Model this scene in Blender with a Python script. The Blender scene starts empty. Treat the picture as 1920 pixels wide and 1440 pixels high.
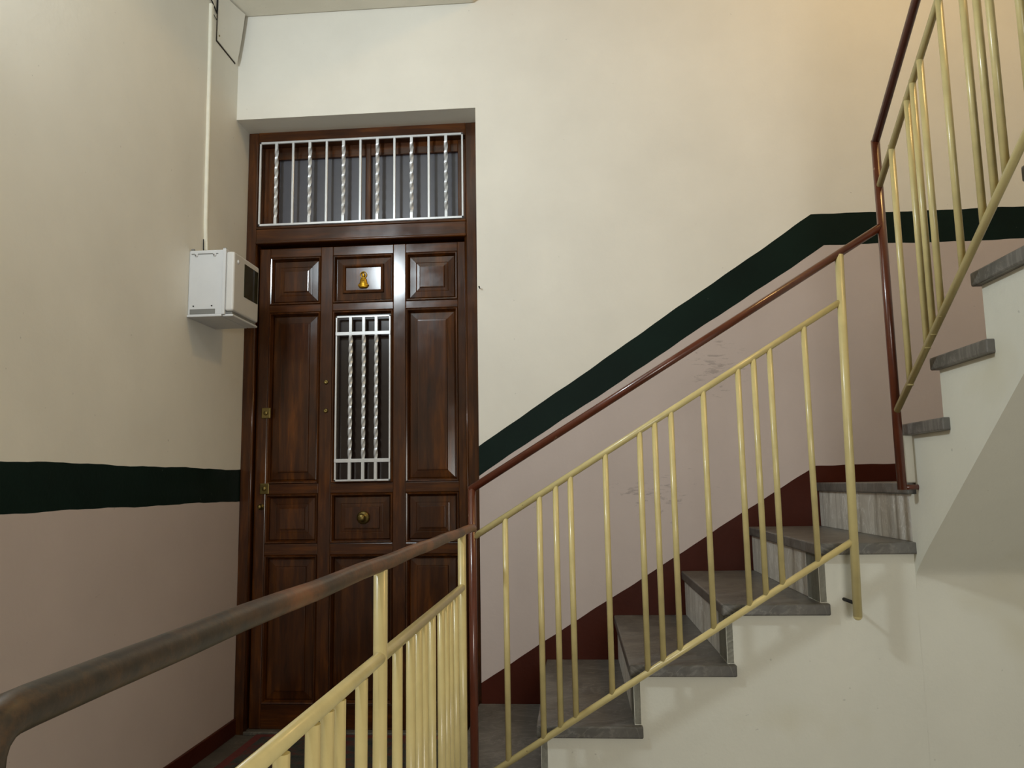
import bpy, bmesh, math, random
from mathutils import Vector, Matrix

random.seed(4)
S = bpy.context.scene
COL = S.collection

# ------------------------------------------------------------------ camera
cam_d = bpy.data.cameras.new('camera')
cam = bpy.data.objects.new('camera', cam_d)
COL.objects.link(cam)
cam_d.sensor_width = 36.0
cam_d.lens = 1479.23 / 1920 * 36.0
cam_d.clip_start = 0.02
_r = Vector((0.99685596, 0.07758508, -0.01608601))
_u = Vector((0.0256474, -0.12386347, 0.99196777))
_f = Vector((-0.07496943, 0.98926154, 0.12546389))
cam.matrix_world = Matrix(((_r.x, _u.x, -_f.x, 1.4848), (_r.y, _u.y, -_f.y, -3.3),
                           (_r.z, _u.z, -_f.z, 1.0498), (0, 0, 0, 1)))
S.camera = cam

# ------------------------------------------------------------------ world, lights, exposure
w = bpy.data.worlds.new('world')
S.world = w
w.use_nodes = True
w.node_tree.nodes['Background'].inputs[0].default_value = (0.02, 0.02, 0.02, 1)
w.node_tree.nodes['Background'].inputs[1].default_value = 1.0
S.view_settings.view_transform = 'Standard'
S.view_settings.look = 'None'
S.view_settings.gamma = 1.0
S.view_settings.use_curve_mapping = False
S.view_settings.exposure = 0.0


def area_light(name, loc, target, size, watts, color, shape='DISK', size_y=None):
    d = bpy.data.lights.new(name, 'AREA')
    d.shape = shape
    d.size = size
    if size_y:
        d.size_y = size_y
    d.energy = watts
    d.color = color
    o = bpy.data.objects.new(name, d)
    COL.objects.link(o)
    o.location = loc
    o.rotation_euler = (Vector(target) - Vector(loc)).to_track_quat('-Z', 'Y').to_euler()
    return o


LAMP_P = Vector((0.14, -2.12, 2.62))
LAMP_T = LAMP_P + Vector((1.0, 0.65, 0.15))
area_light('wall_lamp_light', LAMP_P, LAMP_T, 0.26, 29.5, (0.84, 0.94, 1.0))
area_light('stairwell_lamp_light', (3.15, -1.35, 4.05), (2.3, -0.4, 1.5), 0.45, 15.0, (1.0, 0.62, 0.22))
area_light('lower_fill_light', (2.1, -5.35, 1.0), (1.6, -0.9, 0.8), 1.1, 44.0, (1.0, 0.97, 0.90))  # added fill from low behind the camera, brightens stair side and soffit

# ------------------------------------------------------------------ materials


def new_mat(name):
    m = bpy.data.materials.new(name)
    m.use_nodes = True
    nt = m.node_tree
    return m, nt, nt.nodes['Principled BSDF']


def ramp(nt, fac, stops):
    r = nt.nodes.new('ShaderNodeValToRGB')
    while len(r.color_ramp.elements) < len(stops):
        r.color_ramp.elements.new(0.5)
    for e, (p, c) in zip(r.color_ramp.elements, stops):
        e.position = p
        e.color = (*c, 1)
    nt.links.new(fac, r.inputs[0])
    return r.outputs[0]


def noise(nt, scale, detail=4, rough=0.55, mapping=None, distort=0.0):
    n = nt.nodes.new('ShaderNodeTexNoise')
    n.inputs['Scale'].default_value = scale
    n.inputs['Detail'].default_value = detail
    n.inputs['Roughness'].default_value = rough
    n.inputs['Distortion'].default_value = distort
    tc = nt.nodes.new('ShaderNodeTexCoord')
    if mapping:
        mp = nt.nodes.new('ShaderNodeMapping')
        mp.inputs['Scale'].default_value = mapping
        nt.links.new(tc.outputs['Object'], mp.inputs[0])
        nt.links.new(mp.outputs[0], n.inputs['Vector'])
    else:
        nt.links.new(tc.outputs['Object'], n.inputs['Vector'])
    return n.outputs[0]


def mix(nt, fac, a, b, mode='MIX'):
    m = nt.nodes.new('ShaderNodeMix')
    m.data_type = 'RGBA'
    m.blend_type = mode
    for sock, v in ((m.inputs[0], fac), (m.inputs[6], a), (m.inputs[7], b)):
        if hasattr(v, 'links'):
            nt.links.new(v, sock)
        elif isinstance(v, tuple):
            sock.default_value = (*v, 1)
        else:
            sock.default_value = v
    return m.outputs[2]


def bump(nt, bsdf, h, strength, dist):
    b = nt.nodes.new('ShaderNodeBump')
    b.inputs['Strength'].default_value = strength
    b.inputs['Distance'].default_value = dist
    nt.links.new(h, b.inputs['Height'])
    nt.links.new(b.outputs[0], bsdf.inputs['Normal'])


def lin(r, g, b):
    def f(c):
        c /= 255.0
        return c / 12.92 if c <= 0.04045 else ((c + 0.055) / 1.055) ** 2.4
    return (f(r), f(g), f(b))


def plaster(name, rgb, rough=0.6, var=0.06, bstr=0.25, stain=None, scuff=None, speck=None):
    m, nt, b = new_mat(name)
    c = lin(*rgb)
    lo = tuple(v * (1 - var) for v in c)
    hi = tuple(min(1, v * (1 + var)) for v in c)
    col = ramp(nt, noise(nt, 3.0, 6), [(0.3, lo), (0.7, hi)])
    if stain:
        col = mix(nt, ramp(nt, noise(nt, 2.3, 3, 0.6), [(0.55, (0, 0, 0)), (0.8, (0.55, 0.55, 0.55))]), col, lin(*stain))
    # small specks
    sp = ramp(nt, noise(nt, 55, 2, 0.4), [(0.76, (0, 0, 0)), (0.80, (0.5, 0.5, 0.5))])
    col = mix(nt, sp, col, lin(*speck) if speck else tuple(v * 0.55 for v in c))
    if scuff:
        for (cx, cy, cz, rad, zs) in scuff:
            tc = nt.nodes.new('ShaderNodeTexCoord')
            mp = nt.nodes.new('ShaderNodeMapping')
            mp.vector_type = 'POINT'
            mp.inputs['Location'].default_value = (-cx / rad, -cy / rad, -cz / (rad * zs))
            mp.inputs['Scale'].default_value = (1 / rad, 1 / rad, 1 / (rad * zs))
            nt.links.new(tc.outputs['Object'], mp.inputs[0])
            g = nt.nodes.new('ShaderNodeTexGradient')
            g.gradient_type = 'SPHERICAL'
            nt.links.new(mp.outputs[0], g.inputs[0])
            ns = noise(nt, 13, 5, 0.7, mapping=(1.0, 1.0, 4.5), distort=0.6)
            mu = nt.nodes.new('ShaderNodeMath')
            mu.operation = 'MULTIPLY_ADD'
            nt.links.new(g.outputs['Fac'], mu.inputs[0])
            mu.inputs[1].default_value = 0.26
            nt.links.new(ns, mu.inputs[2])
            col = mix(nt, ramp(nt, mu.outputs[0], [(0.73, (0, 0, 0)), (0.80, (0.4, 0.4, 0.4))]), col, tuple(v * 0.35 for v in c))
    nt.links.new(col, b.inputs['Base Color'])
    b.inputs['Roughness'].default_value = rough
    b.inputs['Specular IOR Level'].default_value = 0.12 if (speck or name.startswith('brown')) else 0.3
    bump(nt, b, noise(nt, 60, 5, 0.6), bstr, 0.004)
    return m


M = {}
M['cream'] = plaster('cream_wall_paint', (228, 225, 215), 0.55, 0.04, 0.12)
M['white'] = plaster('off_white_plaster', (222, 220, 206), 0.6, 0.04, 0.18, stain=(204, 196, 164))
M['pink'] = plaster('pink_dado_paint', (196, 183, 178), 0.5, 0.04, 0.15,
                    scuff=[(1.82, 0, 1.00, 0.34, 0.5), (2.08, 0, 1.52, 0.26, 1.0)])
M['green'] = plaster('dark_green_band_paint', (12, 30, 25), 0.5, 0.25, 0.15, speck=(110, 112, 104))
M['brown'] = plaster('brown_skirting_paint', (66, 27, 16), 0.45, 0.2, 0.2)
M['ceil'] = plaster('ceiling_paint', (222, 216, 200), 0.7)


def stone(name, a, b_, rough, streak=None):
    m, nt, b = new_mat(name)
    col = ramp(nt, noise(nt, 7, 8, 0.65, distort=1.2), [(0.3, lin(*a)), (0.7, lin(*b_))])
    v = ramp(nt, noise(nt, 4.5, 6, 0.6, mapping=(1, 1.8, 1), distort=2.5), [(0.47, (0, 0, 0)), (0.5, (0.45, 0.45, 0.45)), (0.53, (0, 0, 0))])
    col = mix(nt, v, col, tuple(min(1, c * 1.7) for c in lin(*b_)))
    if streak:
        s = ramp(nt, noise(nt, 20, 3, 0.6, mapping=(1, 1, 0.06)), [(0.5, (0, 0, 0)), (0.68, (0.75, 0.75, 0.75))])
        col = mix(nt, s, col, lin(*streak))
    nt.links.new(col, b.inputs['Base Color'])
    b.inputs['Roughness'].default_value = rough
    bump(nt, b, noise(nt, 40, 4), 0.12, 0.003)
    return m


M['tread'] = stone('grey_marble_tread', (74, 72, 68), (110, 107, 101), 0.35)
M['riser'] = stone('pale_marble_riser', (192, 187, 177), (212, 208, 198), 0.4, streak=(124, 116, 100))
M['floor'] = stone('landing_floor_stone', (70, 66, 60), (98, 93, 84), 0.4)


def enamel(name, rgb, chips, rough=0.3, amount=0.70, var=0.10, coat=0.3):
    m, nt, b = new_mat(name)
    c = lin(*rgb)
    col = ramp(nt, noise(nt, 14, 5), [(0.3, tuple(v * (1 - var) for v in c)), (0.7, tuple(min(1, v * (1 + var)) for v in c))])
    col = mix(nt, ramp(nt, noise(nt, 38, 3, 0.5), [(amount, (0, 0, 0)), (amount + 0.03, (0.9, 0.9, 0.9))]), col, lin(*chips))
    nt.links.new(col, b.inputs['Base Color'])
    b.inputs['Roughness'].default_value = rough
    b.inputs['Coat Weight'].default_value = coat
    b.inputs['Coat Roughness'].default_value = 0.15
    bump(nt, b, noise(nt, 70, 3), 0.25, 0.0015)
    return m


M['rail_cream'] = enamel('cream_railing_enamel', (210, 194, 136), (90, 74, 44), 0.32, 0.76)
M['rail_brown'] = enamel('brown_railing_enamel', (92, 44, 26), (150, 120, 95), 0.28, 0.75, 0.2, 0.5)

m, nt, b = new_mat('worn_brown_handrail')
n1 = noise(nt, 9, 6, 0.7, mapping=(1, 0.5, 1))
col = ramp(nt, n1, [(0.32, lin(40, 36, 30)), (0.46, lin(84, 58, 36)), (0.58, lin(128, 80, 44)), (0.72, lin(116, 92, 60))])
tc = nt.nodes.new('ShaderNodeTexCoord')
sx = nt.nodes.new('ShaderNodeSeparateXYZ')
nt.links.new(tc.outputs['Object'], sx.inputs[0])
mr = nt.nodes.new('ShaderNodeMapRange')
mr.inputs[1].default_value = -1.68
mr.inputs[2].default_value = -1.62
mr.inputs[3].default_value = 0.9
mr.inputs[4].default_value = 0.0
ad = nt.nodes.new('ShaderNodeMath')
ad.operation = 'ADD'
wob = nt.nodes.new('ShaderNodeMath')
wob.operation = 'MULTIPLY_ADD'
nt.links.new(noise(nt, 14, 4), wob.inputs[0])
wob.inputs[1].default_value = 0.12
wob.inputs[2].default_value = -0.06
nt.links.new(sx.outputs[1], ad.inputs[0])
nt.links.new(wob.outputs[0], ad.inputs[1])
nt.links.new(ad.outputs[0], mr.inputs[0])
dk = ramp(nt, noise(nt, 26, 6, 0.75), [(0.38, lin(34, 32, 28)), (0.5, lin(52, 45, 36)), (0.62, lin(82, 62, 42)), (0.7, lin(62, 62, 54))])
col = mix(nt, mr.outputs[0], col, dk)
nt.links.new(col, b.inputs['Base Color'])
b.inputs['Roughness'].default_value = 0.42
bump(nt, b, noise(nt, 60, 4), 0.3, 0.0015)
M['rail_worn'] = m


def wood(name, scale):
    m, nt, b = new_mat(name)
    g = noise(nt, 6, 8, 0.65, mapping=scale, distort=0.4)
    col = ramp(nt, g, [(0.25, lin(34, 16, 3)), (0.5, lin(74, 38, 8)), (0.78, lin(120, 67, 14))])
    col = mix(nt, ramp(nt, noise(nt, 2.2, 3), [(0.35, (0.45, 0.45, 0.45)), (0.65, (0, 0, 0))]), col, lin(26, 11, 5))
    nt.links.new(col, b.inputs['Base Color'])
    b.inputs['Roughness'].default_value = 0.5
    b.inputs['Specular IOR Level'].default_value = 0.08
    b.inputs['Coat Weight'].default_value = 0.75
    r = ramp(nt, noise(nt, 9, 4), [(0.3, (0.11, 0.11, 0.11)), (0.7, (0.21, 0.21, 0.21))])
    nt.links.new(r, b.inputs['Coat Roughness'])
    bump(nt, b, noise(nt, 26, 4, mapping=scale), 0.12, 0.002)
    return m


M['wood_v'] = wood('varnished_wood_upright_grain', (5, 5, 0.5))
M['wood_h'] = wood('varnished_wood_level_grain', (0.5, 5, 5))


def plain(name, rgb, rough=0.5, metal=0.0, var=0.05, coat=0.0, spec=0.5):
    m, nt, b = new_mat(name)
    c = lin(*rgb)
    col = ramp(nt, noise(nt, 20, 4), [(0.3, tuple(v * (1 - var) for v in c)), (0.7, tuple(min(1, v * (1 + var)) for v in c))])
    nt.links.new(col, b.inputs['Base Color'])
    b.inputs['Roughness'].default_value = rough
    b.inputs['Metallic'].default_value = metal
    b.inputs['Coat Weight'].default_value = coat
    return m


M['silver'] = plain('silver_painted_iron', (216, 218, 220), 0.3, 0.3)
M['brass'] = plain('aged_brass', (120, 104, 60), 0.38, 0.9, 0.2)
M['gold'] = plain('polished_gold_relief', (192, 148, 38), 0.36, 0.75, 0.35)
M['frost'] = plain('frosted_grey_glass', (86, 86, 93), 0.3)
M['darkglass'] = plain('dark_door_glass', (30, 17, 12), 0.2, 0, 0.1, 0.0)
M['dark'] = plain('dark_gap', (12, 10, 9), 0.8)
M['box_grey'] = plain('grey_plastic', (206, 207, 208), 0.45, 0, 0.02)
M['box_lid'] = plain('grey_lid_plastic', (208, 206, 202), 0.45, 0, 0.02)
M['box_shade'] = plain('grey_plastic_recess', (120, 120, 116), 0.6)
M['box_dark'] = plain('dark_brown_gap', (58, 50, 40), 0.8)  # even dark brown for the thin line around the access cover
M['box_window'] = plain('smoky_green_window', (38, 42, 24), 0.15, 0, 0.2, 0.5)
M['trunking'] = plain('cream_plastic_trunking', (226, 222, 206), 0.45)
M['lamp_body'] = plain('white_enamel', (220, 220, 216), 0.4)

m, nt, b = new_mat('doormat_pile')
col = ramp(nt, noise(nt, 16, 5, 0.7), [(0.35, lin(34, 46, 44)), (0.5, lin(58, 58, 52)), (0.62, lin(88, 38, 34))])
nt.links.new(col, b.inputs['Base Color'])
b.inputs['Roughness'].default_value = 0.95
bump(nt, b, noise(nt, 180, 2), 0.8, 0.006)
M['mat'] = m
M['mat_edge'] = plain('red_mat_border', (92, 34, 30), 0.95, 0, 0.2)

# ------------------------------------------------------------------ mesh helpers


def tagp(o, label=None, cat=None, group=None, kind=None):
    if label:
        o['label'] = label
    if cat:
        o['category'] = cat
    if group:
        o['group'] = group
    if kind:
        o['kind'] = kind
    return o


def wloc(o):
    v = Vector((0, 0, 0))
    while o:
        v = v + o.location
        o = o.parent
    return v


def link(name, me, parent=None, loc=(0, 0, 0)):
    o = bpy.data.objects.new(name, me)
    COL.objects.link(o)
    loc = Vector(loc)
    if parent:
        o.location = loc - wloc(parent)
        o.parent = parent
    else:
        o.location = loc
    return o


def thing(name, loc, label, cat, group=None, kind=None):
    o = bpy.data.objects.new(name, None)
    COL.objects.link(o)
    o.location = loc
    o.empty_display_size = 0.1
    return tagp(o, label, cat, group, kind)


def mesh(name, verts, faces, mats, smooth=False, fmat=None):
    me = bpy.data.meshes.new(name)
    me.from_pydata(verts, [], faces)
    for mm in (mats if isinstance(mats, (list, tuple)) else [mats]):
        me.materials.append(mm)
    if fmat:
        for p, i in zip(me.polygons, fmat):
            p.material_index = i
    if smooth:
        for p in me.polygons:
            p.use_smooth = True
    me.update()
    return me


def box_mesh(name, dims, mat, bev=0.0, seg=2):
    """Box centred on the origin."""
    bm = bmesh.new()
    bmesh.ops.create_cube(bm, size=1.0)
    bmesh.ops.scale(bm, verts=bm.verts, vec=dims)
    if bev:
        bmesh.ops.bevel(bm, geom=bm.edges[:], offset=min(bev, min(dims) * 0.45), segments=seg, profile=0.5, affect='EDGES')
    me = bpy.data.meshes.new(name)
    bm.to_mesh(me)
    bm.free()
    me.materials.append(mat)
    return me


def box(name, x0, x1, y0, y1, z0, z1, mat, parent=None, bev=0.0, seg=2):
    c = ((x0 + x1) / 2, (y0 + y1) / 2, (z0 + z1) / 2)
    me = box_mesh(name, (x1 - x0, y1 - y0, z1 - z0), mat, bev, seg)
    return link(name, me, parent, c)


def tube_mesh(name, pts, r, mat, seg=20, wobble=0.0):
    pts = [Vector(p) for p in pts]
    verts, faces = [], []
    rings = []
    for i, p in enumerate(pts):
        if i == 0:
            t = pts[1] - p
        elif i == len(pts) - 1:
            t = p - pts[i - 1]
        else:
            t = (p - pts[i - 1]).normalized() + (pts[i + 1] - p).normalized()
        t.normalize()
        if i == 0:
            ref = Vector((0, 0, 1)) if abs(t.z) < 0.9 else Vector((0, 1, 0))
            a = t.cross(ref).normalized()
        else:
            a = (a - t * a.dot(t)).normalized()
        b_ = a.cross(t).normalized()
        if 0 < i < len(pts) - 1:
            ca = (p - pts[i - 1]).normalized().dot(t)
            k = 1.0
        else:
            k = 1.0
        rings.append((p, a, b_, t, k))
    for i, (p, a, b_, t, k) in enumerate(rings):
        for j in range(seg):
            an = 2 * math.pi * j / seg
            rr = r * (1 + wobble * random.uniform(-1, 1))
            verts.append(p + a * math.cos(an) * rr + b_ * math.sin(an) * rr * (k if abs(k - 1) > 1e-4 else 1))
    n = len(rings)
    for i in range(n - 1):
        for j in range(seg):
            faces.append((i * seg + j, i * seg + (j + 1) % seg, (i + 1) * seg + (j + 1) % seg, (i + 1) * seg + j))
    me = mesh(name, [tuple(v) for v in verts], faces + [tuple(range(seg - 1, -1, -1)), tuple(range((n - 1) * seg, n * seg))], mat, True)
    for pl in me.polygons[-2:]:
        pl.use_smooth = False
    bm = bmesh.new()
    bm.from_mesh(me)
    bmesh.ops.recalc_face_normals(bm, faces=bm.faces)
    bm.to_mesh(me)
    bm.free()
    return me


def tube(name, pts, r, mat, parent=None, seg=20):
    o = Vector(pts[0])
    return link(name, tube_mesh(name, [Vector(p) - o for p in pts], r, mat, seg), parent, o)


def lathe_mesh(name, prof, mat, seg=28, axis='y'):
    """prof: (radius, height along axis)."""
    verts, faces = [], []
    for r, h in prof:
        for j in range(seg):
            a = 2 * math.pi * j / seg
            c, s = r * math.cos(a), r * math.sin(a)
            verts.append({'y': (c, h, s), 'z': (c, s, h), 'x': (h, c, s)}[axis])
    n = len(prof)
    for i in range(n - 1):
        for j in range(seg):
            faces.append((i * seg + j, i * seg + (j + 1) % seg, (i + 1) * seg + (j + 1) % seg, (i + 1) * seg + j))
    faces.append(tuple(range(seg)))
    faces.append(tuple(range((n - 1) * seg, n * seg)))
    me = mesh(name, verts, faces, mat, True)
    bm = bmesh.new()
    bm.from_mesh(me)
    bmesh.ops.recalc_face_normals(bm, faces=bm.faces)
    bm.to_mesh(me)
    bm.free()
    return me


def twisted_mesh(name, length, wdt, mat, plain_end, turns, steps=90):
    """Square bar along z (centred), twisted between the plain ends."""
    verts, faces = [], []
    zs = [-length / 2, -length / 2 + plain_end]
    zs += [-length / 2 + plain_end + (length - 2 * plain_end) * i / steps for i in range(1, steps)]
    zs += [length / 2 - plain_end, length / 2]
    for z in zs:
        t = (z + length / 2 - plain_end) / (length - 2 * plain_end)
        t = min(1, max(0, t))
        an = turns * 2 * math.pi * t
        for k in range(4):
            a = an + math.pi / 4 + k * math.pi / 2
            verts.append((wdt * 0.7071 * math.cos(a), wdt * 0.7071 * math.sin(a), z))
    for i in range(len(zs) - 1):
        for k in range(4):
            faces.append((i * 4 + k, i * 4 + (k + 1) % 4, (i + 1) * 4 + (k + 1) % 4, (i + 1) * 4 + k))
    n = len(zs)
    faces += [(3, 2, 1, 0), tuple((n - 1) * 4 + k for k in range(4))]
    return mesh(name, verts, faces, mat)


def rings_mesh(name, x0, x1, z0, z1, prof, mat, cap=True):
    """Nested rectangles in the xz plane, prof = [(inset, y)], facing -y."""
    verts, faces = [], []
    for ins, y in prof:
        verts += [(x0 + ins, y, z0 + ins), (x1 - ins, y, z0 + ins), (x1 - ins, y, z1 - ins), (x0 + ins, y, z1 - ins)]
    for i in range(len(prof) - 1):
        for k in range(4):
            a, b_ = i * 4 + k, i * 4 + (k + 1) % 4
            faces.append((a, b_, b_ + 4, a + 4))
    if cap:
        n = len(prof) - 1
        faces.append((n * 4, n * 4 + 1, n * 4 + 2, n * 4 + 3))
    return mesh(name, verts, faces, mat)


def wavy(x, seed):
    return 0.0016 * math.sin(x * 9.1 + seed) + 0.0011 * math.sin(x * 23.7 + 2.1 * seed) + 0.0006 * math.sin(x * 61 + seed)


# ------------------------------------------------------------------ setting: walls, floor, ceiling
ZB, ZT = -1.9, 4.8           # bottom and top of the stairwell
XR, YF = 3.46, -5.5          # right wall, front wall
XD, ZL, DD = 1.091, 2.709, 0.14   # door reveal: right edge, lintel underside, depth


def brown_top(x):
    return 0.257 + (x - 1.096) * (1.105 - 0.257) / (2.465 - 1.096) if x < 2.465 else 1.105


def green_bot(x):
    return 1.085 + (x - 1.089) * (2.019 - 1.085) / (2.555 - 1.089) if x < 2.555 else 2.019 - (x - 2.555) * 0.004


def green_top(x):
    return 1.206 + (x - 1.089) * (2.156 - 1.206) / (2.509 - 1.089) if x < 2.509 else 2.156 - (x - 2.509) * 0.004


xs = [XD]
while xs[-1] < XR - 0.03:
    nx = xs[-1] + 0.025
    for k in (2.465, 2.509, 2.555):
        if xs[-1] + 0.004 < k < nx + 0.004:
            nx = k
            break
    xs.append(nx)
xs.append(XR)
V, Fc, Fm = [], [], []
for x in xs:
    V += [(x, 0, ZB), (x, 0, brown_top(x) + wavy(x, 1)), (x, 0, green_bot(x) + wavy(x, 2)),
          (x, 0, green_top(x) + wavy(x, 3)), (x, 0, ZT)]
for i in range(len(xs) - 1):
    for k in range(4):
        Fc.append((i * 5 + k, (i + 1) * 5 + k, (i + 1) * 5 + k + 1, i * 5 + k + 1))
        Fm.append((1, 2, 3, 0)[k])
n = len(V)
yb = 0.30
V += [(0, 0, ZL), (XD, 0, ZL), (XD, 0, ZT), (0, 0, ZT)]                       # above the door
Fc.append((n, n + 1, n + 2, n + 3)); Fm.append(0)
V += [(0, yb, ZL), (XD, yb, ZL)]
Fc.append((n, n + 4, n + 5, n + 1)); Fm.append(0)                              # lintel underside
jz = [ZB, brown_top(XD), green_bot(XD), green_top(XD), ZL]
for k in range(4):                                                            # right reveal
    q = len(V)
    V += [(XD, 0, jz[k]), (XD, 0, jz[k + 1]), (XD, yb, jz[k + 1]), (XD, yb, jz[k])]
    Fc.append((q, q + 1, q + 2, q + 3)); Fm.append((1, 2, 3, 0)[k])
o = link('wall_back', mesh('wall_back', V, Fc, [M['cream'], M['brown'], M['pink'], M['green']], fmat=Fm))
tagp(o, 'cream back wall with dark green band rising along the stairs above pink dado', None, None, 'structure')

ys = [YF + (yb - YF) * i / 150 for i in range(151)]
V, Fc, Fm = [], [], []
for y in ys:
    V += [(0, y, ZB), (0, y, 0.993 + wavy(y, 4)), (0, y, 1.131 + wavy(y, 5)), (0, y, ZT)]
for i in range(len(ys) - 1):
    for k in range(3):
        Fc.append((i * 4 + k, (i + 1) * 4 + k, (i + 1) * 4 + k + 1, i * 4 + k + 1))
        Fm.append((1, 2, 0)[k])
o = link('wall_left', mesh('wall_left', V, Fc, [M['cream'], M['pink'], M['green']], fmat=Fm))
tagp(o, 'cream left wall with level dark green band above pink dado', None, None, 'structure')

tagp(link('wall_right', mesh('wall_right', [(XR, YF, ZB), (XR, 0, ZB), (XR, 0, ZT), (XR, YF, ZT)], [(0, 1, 2, 3)], M['cream'])), kind='structure')
tagp(link('wall_front', mesh('wall_front', [(0, YF, ZB), (XR, YF, ZB), (XR, YF, ZT), (0, YF, ZT)], [(0, 1, 2, 3)], M['cream'])), kind='structure')
tagp(box('dark_door_backing', -0.05, XD + 0.1, 0.30, 0.36, -0.2, 2.9, M['dark']), kind='structure')  # near-black backing, darkness of the room behind put into its colour
tagp(box('floor', 0.0, 1.21, YF, 0.30, -0.18, 0.0, M['floor'], None, 0.006), 'dark stone landing floor in front of the door', None, None, 'structure')
tagp(box('floor_lower', 0.0, XR, YF, 0.30, ZB - 0.1, ZB, M['floor']), kind='structure')
tagp(box('ceiling', 0.0, 1.094, YF, -0.0005, 3.205, 3.40, M['ceil'], None, 0.01), 'underside of the landing above the door', None, None, 'structure')
tagp(box('ceiling_upper', 0.0, XR, YF, 0.1, ZT, ZT + 0.1, M['ceil']), kind='structure')
tagp(box('baseboard_left', 0.0, 0.012, YF, 0.14, 0.0, 0.068, M['brown'], None, 0.003), 'dark brown skirting along the foot of the left wall', None, None, 'structure')

# stair geometry
X2, G, H = 1.369, 0.2753, 0.1725
W0 = -0.8665                  # plane of the white stair side under the lower flight
TH = 0.034                    # tread slab thickness


def Xr(k):
    return X2 + (k - 2) * G


def Zt(k):
    return H * k


# white side wall below the lower flight


def side_y(x, z):
    return W0


V, Fc = [], []


def column(xa, xb, ztop, nx, nz=4):
    b0 = len(V)
    for i in range(nx + 1):
        x = xa + (xb - xa) * i / nx
        for j in range(nz + 1):
            z = ZB + (ztop - ZB) * (1 - (1 - j / nz) ** 1.8)
            V.append((x, side_y(x, z), z))
    for i in range(nx):
        for j in range(nz):
            a = b0 + i * (nz + 1) + j
            Fc.append((a, a + nz + 1, a + nz + 2, a + 1))
    q = len(V)
    V.extend([(xa, W0, ztop), (xb, W0, ztop), (xb, W0 + 0.12, ztop), (xa, W0 + 0.12, ztop)])
    Fc.append((q, q + 1, q + 2, q + 3))
    q = len(V)                                     # left end of the column (step side)
    V.extend([(xa, W0, ztop), (xa, W0 + 0.12, ztop), (xa, W0 + 0.12, ztop - 0.22), (xa, W0, ztop - 0.22)])
    Fc.append((q, q + 1, q + 2, q + 3))


column(1.211, Xr(2), Zt(1) - TH, 4)
for k in range(2, 6):
    column(Xr(k), Xr(k + 1), Zt(k) - TH, 10)
# to the right of the corner: wall coved into the soffit of the upper flight
SOF0, SOFS = (-0.861, 0.772), 0.765
V2 = []
prof = []
for j in range(40):
    prof.append((None, ZB + (0.66 - ZB) * j / 39))
for j in range(1, 15):
    t = j / 14
    p0, p1, p2 = Vector((W0, 0.66)), Vector((W0, 0.772)), Vector((-0.985, SOF0[1] + (0.985 - 0.861) * SOFS))
    q = (p0 * (1 - t) ** 2 + p1 * 12 * t * (1 - t) + p2 * t * t) / ((1 - t) ** 2 + 12 * t * (1 - t) + t * t)
    prof.append((q.x, q.y))
for j in range(1, 20):
    y = -0.985 - (2.95 - 0.985) * j / 19
    prof.append((y, SOF0[1] + (SOF0[0] - y) * SOFS))
b0 = len(V)
nx = 16
for i in range(nx + 1):
    x = 2.47 + (XR - 2.47) * i / nx
    for (y, z) in prof:
        V.append((x, side_y(x, z) if y is None else y, z))
m_ = len(prof)
for i in range(nx):
    for j in range(m_ - 1):
        a = b0 + i * m_ + j
        Fc.append((a, a + m_, a + m_ + 1, a + 1))
me = mesh('wall_stair_side', V, Fc, M['white'], True)
o = link('wall_stair_side', me)
mod = o.modifiers.new('weighted', 'EDGE_SPLIT')
mod.split_angle = math.radians(40)
tagp(o, 'off-white plastered wall under the stairs with the sloping underside of the upper flight', None, None, 'structure')

# ------------------------------------------------------------------ lower flight of stairs
fa = thing('stair_flight', (1.23, W0 / 2, 0.0), 'lower flight of grey marble steps rising right from the door along the back wall', 'stairs')
tread_me = box_mesh('tread', (G + 0.012 + 0.023, 0.8855, TH), M['tread'], 0.004)
riser_me = box_mesh('riser', (0.02, -W0, H - TH), M['riser'], 0.001, 1)
for k in range(1, 6):
    xa, xb = Xr(k) - 0.012, Xr(k + 1) + 0.023
    link('tread', tread_me, fa, ((xa + xb) / 2, -0.8875 / 2 - 0.001, Zt(k) - TH / 2))
for k in range(1, 7):
    link('riser', riser_me, fa, (Xr(k) + 0.010, W0 / 2, Zt(k - 1) + (H - TH) / 2 + 0.0002))
o = box('quarter_landing', Xr(6) - 0.012, XR - 0.002, -0.885, -0.002, Zt(6) - TH, Zt(6), M['tread'], fa, 0.004)

# ------------------------------------------------------------------ upper flight
fb = thing('stair_flight', (2.95, -0.9, 1.035), 'upper flight of grey marble steps climbing toward the viewer at the right', 'stairs')
zB = {7: 1.205, 8: 1.368, 9: 1.536, 10: 1.702}
yB = {7: -0.905, 8: -1.123, 9: -1.374, 10: -1.622}
for k in range(11, 17):
    zB[k] = zB[k - 1] + 0.167
    yB[k] = yB[k - 1] - 0.248
for k in range(7, 16):
    box('tread', 2.45, XR - 0.002, yB[k + 1] - 0.034, yB[k] + 0.012, zB[k] - TH, zB[k], M['tread'], fb, 0.004)
for k in range(8, 16):
    box('riser', 2.472, XR - 0.002, yB[k] - 0.02, yB[k], zB[k - 1], zB[k] - TH, M['riser'], fb, 0.001, 1)
o = box('riser', 2.446, XR - 0.002, yB[7] - 0.012, yB[7] + 0.006, Zt(6), zB[7] - TH, M['white'], fb, 0.002, 1)
# white side face of the upper flight
V, Fc = [], []


def sof(y):
    return SOF0[1] + (SOF0[0] - y) * SOFS


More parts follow.
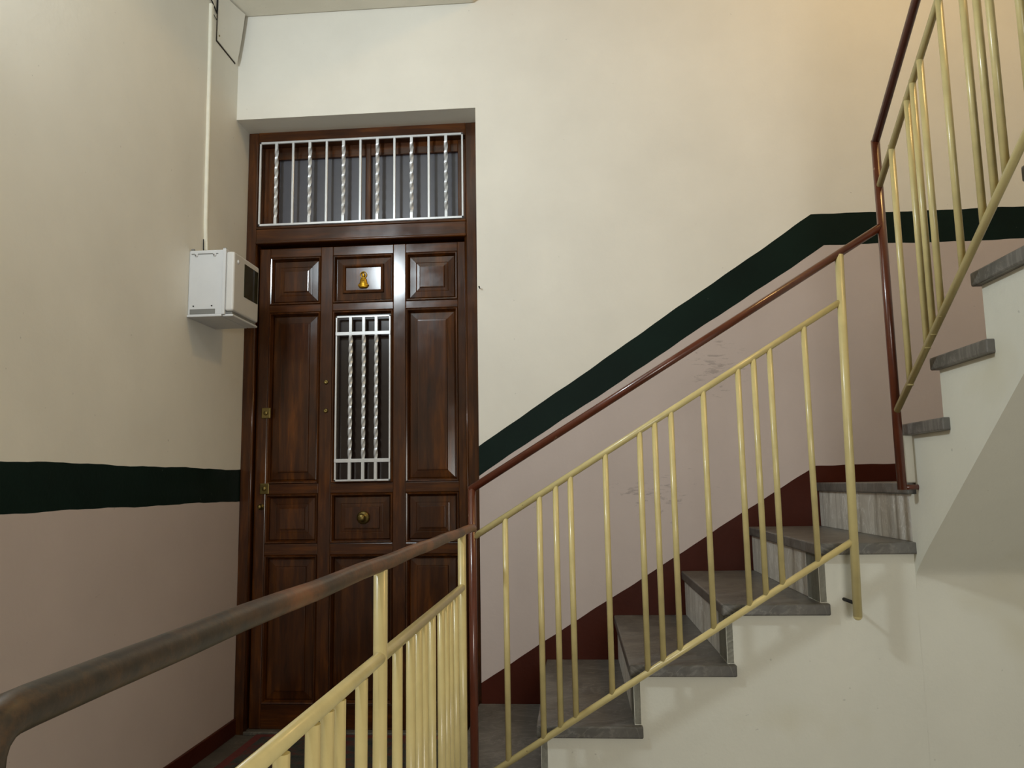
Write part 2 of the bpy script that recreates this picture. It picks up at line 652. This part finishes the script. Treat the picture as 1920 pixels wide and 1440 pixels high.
ycur = W0
segs = [(W0, yB[7] - 0.012, Zt(6) - TH)]
for k in range(7, 16):
    segs.append((yB[k] - (0.012 if k == 7 else 0.0), yB[k + 1], zB[k] - TH))
for (ya, y2, zt) in segs:
    q = len(V)
    for x in (2.47, 2.53):
        V += [(x, ya, sof(ya)), (x, y2, sof(y2)), (x, y2, zt), (x, ya, zt)]
    Fc += [(q + 3, q + 2, q + 1, q), (q + 4, q + 5, q + 6, q + 7), (q, q + 4, q + 7, q + 3), (q + 1, q + 2, q + 6, q + 5), (q + 2, q + 3, q + 7, q + 6)]
q = len(V)
cv = [(y, z) for (y, z) in prof if y is not None and y >= -0.986]
ring = [(W0, 0.655)] + cv + [(-0.985, sof(-0.985) + 0.05), (W0, sof(W0) + 0.05)]
V += [(2.4702, y, z) for (y, z) in ring]
Fc.append(tuple(range(q, q + len(ring))))
link('stair_string', mesh('stair_string', V, Fc, M['white']), fb)

# ------------------------------------------------------------------ railings
R_POST, R_BAR, R_RAIL, R_HAND = 0.0125, 0.0087, 0.0096, 0.0118
CR, BR = M['rail_cream'], M['rail_brown']
bar_me = {}


def bars(parent, pts, length):
    if length not in bar_me:
        bar_me[length] = tube_mesh('baluster', [(0, 0, -length / 2), (0, 0, length / 2)], R_BAR, CR, 16)
    for (x, y, zc) in pts:
        link('baluster', bar_me[length], parent, (x, y, zc))


def ball(name, p, r, mat, parent):
    prof = [(max(1e-4, r * math.sin(math.pi * i / 10)), -r * math.cos(math.pi * i / 10)) for i in range(11)]
    return link(name, lathe_mesh(name, prof, mat, 16, 'z'), parent, p)


# landing railing along x = 1.185
GX = 1.185
la = thing('landing_railing', (GX, -1.9, 0.0), 'level landing railing with worn brown handrail and cream balusters, nearest the viewer', 'railing')
ZH, ZM, ZL2 = 0.930, 0.790, 0.105
o = tube('handrail', [(GX, -0.965, ZH - 0.008)] + [(GX, -1.0 - 0.1 * i, ZH - 0.006 + 0.0006 * i + 0.0009 * math.sin(i * 1.7)) for i in range(0, 19)] + [(GX, -2.87, ZH + 0.004), (GX, -2.888, ZH + 0.0035), (GX, -2.897, ZH + 0.001), (GX, -2.904, ZH - 0.005), (GX, -2.907, ZH - 0.012), (GX, -2.908, ZH - 0.022), (GX, -2.908, 0.0)], R_HAND, M['rail_worn'], la, 28)
tagp(o, 'worn brown handrail bending down into a post at its near end')
tube('mid_rail', [(GX, -1.19, ZM - 0.008), (GX, -2.905, ZM + 0.010)], R_RAIL, CR, la, 24)
tube('bottom_rail', [(GX, -1.19, ZL2), (GX, -2.905, ZL2)], R_RAIL, CR, la)
for y in (-1.193, -2.079):
    tube('post', [(GX, y, 0.0), (GX, y, ZH - 0.008)], 0.0108, CR, la, 22)
gy = [-1.313, -1.40, -1.458, -1.525, -1.641, -1.727, -1.785, -1.852, -1.961, -2.185, -2.291, -2.339, -2.391, -2.488, -2.592, -2.640, -2.690, -2.795]
bars(la, [(GX, y, (ZM + ZL2) / 2) for y in gy], 0.675)

# lower stair railing in the plane y = -0.94
PY = -0.94
lb = thing('stair_railing', (1.181, PY, 0.0), 'sloping stair railing with brown handrail along the lower flight', 'railing')


def hz(x):
    return 1.037 + (x - 1.181) * 0.6116


def mz(x):
    return 0.900 + (x - 1.193) * 0.613


def bz(x):
    return 0.258 + (x - 1.273) * 0.613


NX1, NX2 = 1.181, 2.422
NZ2 = 2.064
o = tube('handrail', [(NX1 - 0.006, PY, hz(NX1) - 0.0035), (NX2, PY, hz(NX2))], R_HAND, BR, lb, 24)
tube('newel_post', [(NX1, PY, 0.0), (NX1, PY, hz(NX1))], 0.0122, BR, lb, 24)
tube('mid_rail', [(NX1, PY, mz(NX1)), (2.283, PY, mz(2.283))], R_RAIL, CR, lb, 20)
tube('bottom_rail', [(NX1, PY, bz(NX1)), (2.27, PY, bz(2.27))], R_RAIL, CR, lb, 20)
tube('end_post', [(2.274, PY, 0.662), (2.283, PY, 1.2), (2.292, PY, hz(2.292) - 0.004)], 0.0125, CR, lb, 22)
ball('post_cap', (2.274, PY, 0.664), 0.0125, CR, lb)
tube('bracket', [(2.266, PY, 0.700), (2.262, W0 + 0.01, 0.700)], 0.005, M['dark'], lb, 10)
ax = [1.279, 1.381, 1.430, 1.474, 1.579, 1.682, 1.727, 1.776, 1.873, 1.977, 2.024, 2.072, 2.175]
bars(lb, [(x, PY, (mz(x) + bz(x)) / 2) for x in ax], 0.69)

# upper stair railing in the plane x = 2.422
lc = thing('stair_railing', (NX2, PY, Zt(6)), 'steep stair railing climbing out of frame at the upper right', 'railing')
PX = NX2
o = tube('newel_post', [(PX, PY, 1.015), (PX, PY, NZ2)], 0.0128, BR, lc, 24)
tube('bracket', [(PX, PY, 1.022), (2.475, -0.93, 1.022)], 0.008, BR, lc, 10)


def hB(y):
    return 2.062 + (PY - y) * 0.7325


def mB(y):
    return 1.915 + (PY - y) * 0.703


def bB(y):
    return 1.238 + (PY - y) * 0.667


YE = -2.75
tube('handrail', [(PX, PY + 0.002, NZ2 - 0.006), (PX, YE, hB(YE))], R_HAND, BR, lc, 24)
tube('mid_rail', [(PX, PY, mB(PY)), (PX, YE, mB(YE))], R_RAIL, CR, lc, 20)
tube('bottom_rail', [(PX, PY, bB(PY)), (PX, YE, bB(YE))], R_RAIL, CR, lc, 20)
by = [-1.05, -1.172, -1.213, -1.266, -1.391, -1.501, -1.558, -1.608, -1.715, -1.82, -1.87, -1.92, -2.03, -2.14, -2.19, -2.24, -2.35, -2.46, -2.51, -2.56]
bars(lc, [(PX, y, (mB(y) + bB(y)) / 2) for y in by], 0.70)
tube('end_post', [(PX, -2.7, bB(-2.7) - 0.15), (PX, -2.7, hB(-2.7))], R_POST, CR, lc)

# ------------------------------------------------------------------ the door
WV, WH = M['wood_v'], M['wood_h']
dr = thing('door_1', (XD / 2, DD, 0.0), 'dark varnished wooden panel door with barred transom in the recess', None, None, 'structure')
FR0, FR1 = DD, 0.235
fl = box('door_frame', 0.0, 0.047, FR0, FR1, 0.0, 2.709, WV, dr, 0.004)
box('door_frame', 1.026, XD + 0.02, FR0, FR1, 0.0, 2.709, WV, dr, 0.004)
box('frame_head', 0.046, 1.027, FR0 + 0.002, FR1, 2.650, 2.712, WH, dr, 0.004)
tb = box('transom_bar', 0.046, 1.027, FR0 - 0.004, FR1, 2.166, 2.250, WH, dr, 0.006)
box('bead', 0.046, 1.027, FR0 - 0.012, FR0 + 0.01, 2.166, 2.180, WH, tb, 0.005)
box('bead', 0.046, 1.027, FR0 - 0.010, FR0 + 0.01, 2.236, 2.247, WH, tb, 0.004)
for x in (0.048, 1.024):
    tube('bead', [(x, FR0 + 0.004, 0.0), (x, FR0 + 0.004, 2.165)], 0.0065, WV, fl, 12)
box('threshold', 0.047, 1.026, FR0 - 0.01, FR1, 0.0, 0.016, M['floor'], dr, 0.003)

# transom window: sash with two frosted panes
tw = box('transom_sash', 0.046, 0.128, 0.185, 0.225, 2.248, 2.652, WV, dr, 0.003)
box('stile', 0.984, 1.027, 0.185, 0.225, 2.248, 2.652, WV, tw, 0.003)
box('stile', 0.548, 0.574, 0.183, 0.225, 2.248, 2.652, WV, tw, 0.003)
box('rail', 0.127, 0.985, 0.187, 0.225, 2.592, 2.652, WH, tw, 0.003)
box('rail', 0.127, 0.985, 0.187, 0.225, 2.248, 2.268, WH, tw, 0.003)
box('pane', 0.126, 0.550, 0.205, 0.210, 2.262, 2.600, M['frost'], tw)
box('pane', 0.572, 0.986, 0.205, 0.210, 2.262, 2.600, M['frost'], tw)

# transom grille
SV = M['silver']
gx0, gx1, gz0, gz1, gyy = 0.0575, 1.0167, 2.251, 2.658, 0.134
tg = box('transom_grille', gx0, gx1, gyy - 0.004, gyy + 0.006, gz1 - 0.010, gz1, SV, dr, 0.001)
tagp(tg, 'silver iron grille over the transom')
box('grille_frame', gx0, gx1, gyy - 0.004, gyy + 0.006, gz0, gz0 + 0.010, SV, tg, 0.001)
box('grille_frame', gx0, gx0 + 0.008, gyy - 0.004, gyy + 0.006, gz0, gz1, SV, tg, 0.001)
box('grille_frame', gx1 - 0.008, gx1, gyy - 0.004, gyy + 0.006, gz0, gz1, SV, tg, 0.001)
Lb = gz1 - gz0 - 0.012
tw_me = twisted_mesh('bar', Lb, 0.0125, SV, 0.03, 1.75)
pl_me = box_mesh('bar', (0.0105, 0.0105, Lb), SV, 0.001, 1)
for i in range(11):
    x = gx0 + (gx1 - gx0) * (i + 1) / 12
    link('bar', tw_me if i % 2 == 0 else pl_me, tg, (x, gyy + 0.002, (gz0 + gz1) / 2))

# leaf: stiles, rails, panels
YL = 0.168
lf = box('door_leaf', 0.056, 0.107, YL, 0.215, 0.017, 2.152, WV, dr, 0.003)
tagp(lf, 'panelled wooden leaf')
for (a, c) in ((0.347, 0.404), (0.685, 0.743), (0.981, 1.018)):
    box('stile', a, c, YL, 0.215, 0.017, 2.152, WV, lf, 0.003)
rows = [(1.884, 2.108), (1.066, 1.848), (0.802, 1.020), (0.120, 0.752)]
cols = [(0.107, 0.347), (0.404, 0.685), (0.743, 0.981)]
for (a, c) in cols:
    for z0, z1 in ((2.108, 2.152), (1.848, 1.884), (1.020, 1.066), (0.752, 0.802), (0.017, 0.120)):
        box('rail', a - 0.001, c + 0.001, YL + 0.001, 0.215, z0, z1, WH, lf, 0.003)
mould = [(0.0, YL + 0.003), (0.003, YL - 0.003), (0.008, YL - 0.002), (0.012, YL + 0.010), (0.015, YL + 0.016)]
raised = [(0.015, YL + 0.020), (0.018, YL + 0.0165), (0.044, YL + 0.0145), (0.046, YL + 0.016), (0.049, YL + 0.0155), (0.0605, YL + 0.0146), (0.062, YL + 0.010), (0.066, YL + 0.0095)]
raised_tall = [(0.015, YL + 0.020), (0.020, YL + 0.0175), (0.050, YL + 0.0135), (0.052, YL + 0.009), (0.058, YL + 0.0085)]
for ri, (z0, z1) in enumerate(rows):
    for ci, (a, c) in enumerate(cols):
        if (ri, ci) == (1, 1):
            link('moulding', rings_mesh('moulding', a, c, z0, z1, mould, WV, False), lf)
            link('pane', mesh('pane', [(a, YL + 0.022, z0), (c, YL + 0.022, z0), (c, YL + 0.022, z1), (a, YL + 0.022, z1)], [(0, 1, 2, 3)], M['darkglass']), lf)
            continue
        link('moulding', rings_mesh('moulding', a, c, z0, z1, mould, WV, False), lf)
        if (ri, ci) == (0, 1):
            pr = [(0.015, YL + 0.014), (0.045, YL + 0.010), (0.046, YL - 0.002), (0.052, YL - 0.004), (0.056, YL - 0.002), (0.060, YL + 0.006), (0.064, YL + 0.006)]
            link('panel', rings_mesh('panel', a, c, z0, z1, pr, WV), lf)
            continue
        link('panel', rings_mesh('panel', a, c, z0, z1, raised if ri in (0, 2) else raised_tall, WV), lf)

# door grille
x0, x1, z0, z1, y0 = 0.424, 0.677, 1.072, 1.819, 0.152
dg = box('door_grille', x0, x1, y0, y0 + 0.010, z1 - 0.008, z1, SV, lf, 0.001)
tagp(dg, 'silver iron grille over the middle panel')
# (sub-parts stay at the third level: they hang under the leaf as pieces of the grille)
for (a, c, e, f_) in ((x0, x1, z0, z0 + 0.008), (x0, x0 + 0.007, z0, z1), (x1 - 0.007, x1, z0, z1)):
    box('grille_frame', a, c, y0, y0 + 0.010, e, f_, SV, lf, 0.001)
for z in (1.737, 1.163):
    box('grille_crossbar', x0, x1, y0 - 0.003, y0 + 0.006, z - 0.008, z + 0.008, SV, lf, 0.001)
gt_me = twisted_mesh('grille_bar', z1 - z0 - 0.008, 0.0125, SV, 0.088, 3.0, 130)
for x in (0.493, 0.5535, 0.611):
    link('grille_bar', gt_me, lf, (x, y0 + 0.004, (z0 + z1) / 2))

# knob, locks, viewers
kb = link('knob', lathe_mesh('knob', [(0.001, -0.040), (0.012, -0.040), (0.017, -0.034), (0.017, -0.026), (0.010, -0.020), (0.008, -0.012), (0.022, -0.008), (0.028, -0.004), (0.029, 0.0)], M['brass'], 28), lf, (0.5525, YL + 0.001, 0.912))
tagp(kb, 'round brass knob')
for (x, z) in ((0.103, 1.385), (0.103, 1.045)):
    lk = box('lock_plate', x - 0.021, x + 0.021, YL - 0.006, YL + 0.002, z - 0.024, z + 0.024, M['brass'], lf, 0.003)
    link('keyhole', lathe_mesh('keyhole', [(0.001, -0.011), (0.008, -0.011), (0.010, -0.008), (0.010, -0.004)], M['brass'], 16), lf, (x, YL, z))
hd = link('latch', lathe_mesh('latch', [(0.001, -0.030), (0.008, -0.030), (0.010, -0.024), (0.006, -0.016), (0.006, -0.004), (0.014, -0.002), (0.014, 0.002)], M['brass'], 18), lf, (0.090, YL, 0.965))
for z in (1.520, 1.390):
    link('viewer', lathe_mesh('viewer', [(0.001, -0.004), (0.005, -0.006), (0.009, -0.005), (0.011, 0.0)], M['brass'], 18), lf, (0.378, YL, z))
# gold relief on the top middle panel: halo, head, draped bust on a scrolled base
bm = bmesh.new()
prof = [(0.0170, 0.000), (0.0215, 0.004), (0.0220, 0.010), (0.0190, 0.014), (0.0205, 0.018), (0.0175, 0.024), (0.0155, 0.032), (0.0150, 0.040), (0.0115, 0.045), (0.0050, 0.048), (0.0042, 0.051), (0.0066, 0.055), (0.0074, 0.060), (0.0064, 0.066), (0.0034, 0.070), (0.0008, 0.072)]
NS = 22
vs = []
for r, z in prof:
    vs.append([bm.verts.new((r * math.cos(2 * math.pi * j / NS), r * 0.55 * math.sin(2 * math.pi * j / NS) - (0.003 if z > 0.05 else 0.0), z)) for j in range(NS)])
for i in range(len(prof) - 1):
    for j in range(NS):
        bm.faces.new((vs[i][j], vs[i][(j + 1) % NS], vs[i + 1][(j + 1) % NS], vs[i + 1][j]))
hv = []
for rr in (0.0125, 0.0165):
    hv.append([bm.verts.new((rr * math.cos(2 * math.pi * j / 24), 0.002, 0.061 + rr * math.sin(2 * math.pi * j / 24))) for j in range(24)])
    hv.append([bm.verts.new((rr * math.cos(2 * math.pi * j / 24), -0.002, 0.061 + rr * math.sin(2 * math.pi * j / 24))) for j in range(24)])
for (p, q) in ((hv[0], hv[1]), (hv[1], hv[3]), (hv[3], hv[2])):
    for j in range(24):
        bm.faces.new((p[j], p[(j + 1) % 24], q[(j + 1) % 24], q[j]))
for sx_ in (-1, 1):
    bmesh.ops.create_icosphere(bm, subdivisions=2, radius=0.006, matrix=Matrix.Translation((sx_ * 0.019, -0.003, 0.012)))
bmesh.ops.create_icosphere(bm, subdivisions=2, radius=0.006, matrix=Matrix.Translation((0, -0.006, 0.033)))
bmesh.ops.recalc_face_normals(bm, faces=bm.faces)
me = bpy.data.meshes.new('relief_plaque')
bm.to_mesh(me)
bm.free()
me.materials.append(M['gold'])
for p in me.polygons:
    p.use_smooth = True
o = link('relief_plaque', me, lf, (0.5455, YL + 0.003, 1.952))
tagp(o, 'small gold relief of a haloed bust')

# ------------------------------------------------------------------ meter box on the left wall
mb = thing('meter_box', (0.0, -0.27, 1.845), 'grey plastic meter box with dark window fixed to the left wall beside the door', 'box')
bx0, bx1, bz0, bz1 = -0.392, -0.150, 1.712, 1.985
BG, BL = M['box_grey'], M['box_lid']
body = box('body', 0.0, 0.140, bx0, bx1, bz0 + 0.006, bz1 - 0.004, BG, mb, 0.006)
box('slot', 0.010, 0.112, bx0 - 0.0015, bx0 + 0.004, bz0 + 0.012, bz0 + 0.032, M['box_shade'], body, 0.001)
box('foot', 0.0, 0.140, bx0 - 0.006, bx1, bz0, bz0 + 0.009, BG, body, 0.003)
box('groove', 0.010, 0.118, bx0 - 0.0012, bx0 + 0.004, bz1 - 0.022, bz1 - 0.0185, M['box_shade'], body, 0.0005)
for x in (0.030, 0.104):
    cl = box('clip', x - 0.006, x + 0.006, bx0 - 0.005, bx0 + 0.003, bz1 - 0.031, bz1 - 0.018, BG, body, 0.002)
    link('screw', lathe_mesh('screw', [(0.0005, -0.003), (0.003, -0.003), (0.0035, 0.0)], M['box_shade'], 12), body, (x - 0.002, bx0 - 0.004, bz1 - 0.026))
    link('screw', lathe_mesh('screw', [(0.0005, -0.002), (0.0028, -0.002), (0.003, 0.0)], M['dark'], 12), body, (x - 0.006, bx0, bz0 + 0.044))
for x in (0.012, 0.142):
    box('lug', x - 0.006, x + 0.006, bx0 + 0.002, bx0 + 0.014, bz1 - 0.008, bz1 + 0.003, M['box_shade'], body, 0.002)
rim = box('rim', 0.137, 0.151, bx0 - 0.004, bx1 + 0.004, bz0 + 0.008, bz1 - 0.001, BG, mb, 0.003)
lid = box('lid', 0.1505, 0.184, bx0 - 0.001, bx1 + 0.002, bz0 + 0.022, bz1 - 0.014, BL, mb, 0.008, 3)
wm = box('window', 0.180, 0.186, bx0 + 0.095, bx1 - 0.010, bz0 + 0.098, bz1 - 0.038, M['box_window'], lid, 0.0025, 3)
link('lock', lathe_mesh('lock', [(0.0085, 0.0), (0.0085, 0.003), (0.006, 0.005), (0.0005, 0.005)], BG, 18, 'x'), lid, (0.183, bx0 + 0.036, bz1 - 0.048))
box('lip', 0.140, 0.182, bx0 + 0.004, bx1 + 0.002, bz0 + 0.001, bz0 + 0.010, BG, mb, 0.003)
box('lip_groove', 0.146, 0.176, bx0 + 0.010, bx1 - 0.004, bz0 + 0.010, bz0 + 0.022, M['box_shade'], mb, 0.002)

# ------------------------------------------------------------------ trunking and access cover
tr = thing('cable_trunking', (0.0, -0.28, 1.985), 'thin cream cable trunking dropping to the top of the meter box', 'conduit')
V, Fc = [], []
NP = 24
for i in range(NP + 1):
    t = i / NP
    z = 3.085 + (2.02 - 3.085) * t
    yc = -0.289 + 0.018 * t + (0.010 * max(0, (t - 0.9) / 0.1))
    hw, dp = (0.0105 - 0.002 * t), 0.013
    V += [(0.0, yc - hw, z), (dp * 0.8, yc - hw, z), (dp, yc - hw * 0.6, z), (dp, yc + hw * 0.6, z), (dp * 0.8, yc + hw, z), (0.0, yc + hw, z)]
for i in range(NP):
    for k in range(6):
        a, c = i * 6 + k, i * 6 + (k + 1) % 6
        Fc.append((a, a + 6, c + 6, c))
Fc += [(0, 1, 2, 3, 4, 5), tuple(NP * 6 + k for k in (5, 4, 3, 2, 1, 0))]
me = mesh('trunking', V, Fc, M['trunking'])
bm = bmesh.new(); bm.from_mesh(me); bmesh.ops.recalc_face_normals(bm, faces=bm.faces); bm.to_mesh(me); bm.free()
link('channel', me, tr)
tube('cable', [(0.006, -0.268, 2.06), (0.006, -0.264, 2.02), (0.008, -0.262, 1.98)], 0.0035, M['trunking'], tr, 10)
tube('cable', [(0.004, -0.286, 2.06), (0.004, -0.284, 2.02), (0.006, -0.282, 1.98)], 0.002, M['dark'], tr, 8)

ac = thing('access_cover', (0.0, -0.10, 3.06), 'warped cream access cover in the top corner beside the ceiling', 'cover')
# slightly warped plate whose far edge stands off the wall
NY, NZ = 12, 14
V, Fc = [], []
for side in (0, 1):
    for i in range(NY + 1):
        y = -0.226 + 0.191 * i / NY
        for j in range(NZ + 1):
            z = 2.962 + 0.236 * j / NZ
            off = 0.004 + 0.034 * (i / NY) ** 1.4 * (j / NZ) ** 0.75
            V.append((off + (0.004 if side == 0 else 0.0), y, z))
nn = (NY + 1) * (NZ + 1)
for i in range(NY):
    for j in range(NZ):
        a = i * (NZ + 1) + j
        Fc.append((a, a + NZ + 1, a + NZ + 2, a + 1))
        Fc.append((nn + a, nn + a + 1, nn + a + NZ + 2, nn + a + NZ + 1))
edge = [i * (NZ + 1) for i in range(NY + 1)] + [NY * (NZ + 1) + j for j in range(1, NZ + 1)] + [i * (NZ + 1) + NZ for i in range(NY - 1, -1, -1)] + [j for j in range(NZ - 1, 0, -1)]
for e in range(len(edge)):
    a, c = edge[e], edge[(e + 1) % len(edge)]
    Fc.append((a, a + nn, c + nn, c))
me = mesh('cover_plate', V, Fc, M['cream'], True)
bm = bmesh.new(); bm.from_mesh(me); bmesh.ops.recalc_face_normals(bm, faces=bm.faces); bm.to_mesh(me); bm.free()
o = link('cover_plate', me, ac)
o.modifiers.new('split', 'EDGE_SPLIT').split_angle = math.radians(40)
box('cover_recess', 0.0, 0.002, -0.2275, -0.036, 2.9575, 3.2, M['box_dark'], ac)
box('fixing', 0.008, 0.011, -0.218, -0.212, 2.985, 2.992, M['brass'], ac, 0.001)
# loose dark wires by the head of the trunking
wr = thing('loose_wire', (0.003, -0.26, 3.09), 'short dark wires between trunking head and access cover', 'wire')
tube('wire', [(0.004, -0.305, 3.115), (0.006, -0.27, 3.095), (0.005, -0.235, 3.078)], 0.0028, M['dark'], wr, 8)
tube('wire', [(0.004, -0.272, 3.060), (0.005, -0.235, 3.048)], 0.0015, M['dark'], wr, 8)
tube('wire', [(0.004, -0.237, 3.20), (0.005, -0.234, 3.14), (0.004, -0.234, 3.09)], 0.0030, M['dark'], wr, 8)

# ------------------------------------------------------------------ small things
nl = thing('wall_nail', (1.100, 0.0, 1.887), 'tiny dark nail in the cream wall right of the door', 'nail')
link('shank', tube_mesh('shank', [(0, 0.01, 0), (0, -0.02, 0.002)], 0.0022, M['dark'], 8), nl, (1.102, 0, 1.887))
link('head', lathe_mesh('head', [(0.0005, -0.002), (0.0035, -0.0015), (0.0035, 0.0)], M['dark'], 10), nl, (1.102, -0.02, 1.889))

dm = thing('doormat', (0.56, -0.12, 0.0), 'dark doormat with red border on the floor before the door', 'mat')
NXm, NYm = 30, 18
V, Fc = [], []
for i in range(NXm + 1):
    for j in range(NYm + 1):
        x = 0.15 + 0.82 * i / NXm
        y = -0.38 + 0.46 * j / NYm
        V.append((x, y, 0.012 + 0.0025 * math.sin(x * 40) * math.sin(y * 33)))
for i in range(NXm):
    for j in range(NYm):
        a = i * (NYm + 1) + j
        Fc.append((a, a + NYm + 1, a + NYm + 2, a + 1))
link('pile', mesh('pile', V, Fc, M['mat'], True), dm)
for (a, c, e, f_) in ((0.11, 0.16, -0.42, 0.12), (0.96, 1.01, -0.42, 0.12), (0.158, 0.962, -0.42, -0.37), (0.158, 0.962, 0.07, 0.12)):
    box('border', a, c, e, f_, 0.0, 0.011, M['mat_edge'], dm, 0.003)

# wall lamp (outside the frame) that carries the cool light
d_ = (LAMP_T - LAMP_P).normalized()
wl = thing('wall_lamp', (0.0, LAMP_P.y, LAMP_P.z), 'white round wall lamp on a short bracket above the landing', 'lamp')
q = d_.to_track_quat('Y', 'Z')
sh = link('shade', lathe_mesh('shade', [(0.03, -0.09), (0.09, -0.075), (0.16, -0.03), (0.175, -0.004), (0.165, -0.010), (0.09, -0.05), (0.0005, -0.06)], M['lamp_body'], 32), wl, LAMP_P)
sh.rotation_mode = 'QUATERNION'
sh.rotation_quaternion = q
tube('bracket', [(0.0, LAMP_P.y - 0.06, LAMP_P.z), tuple(LAMP_P - d_ * 0.085)], 0.012, M['lamp_body'], wl, 12)
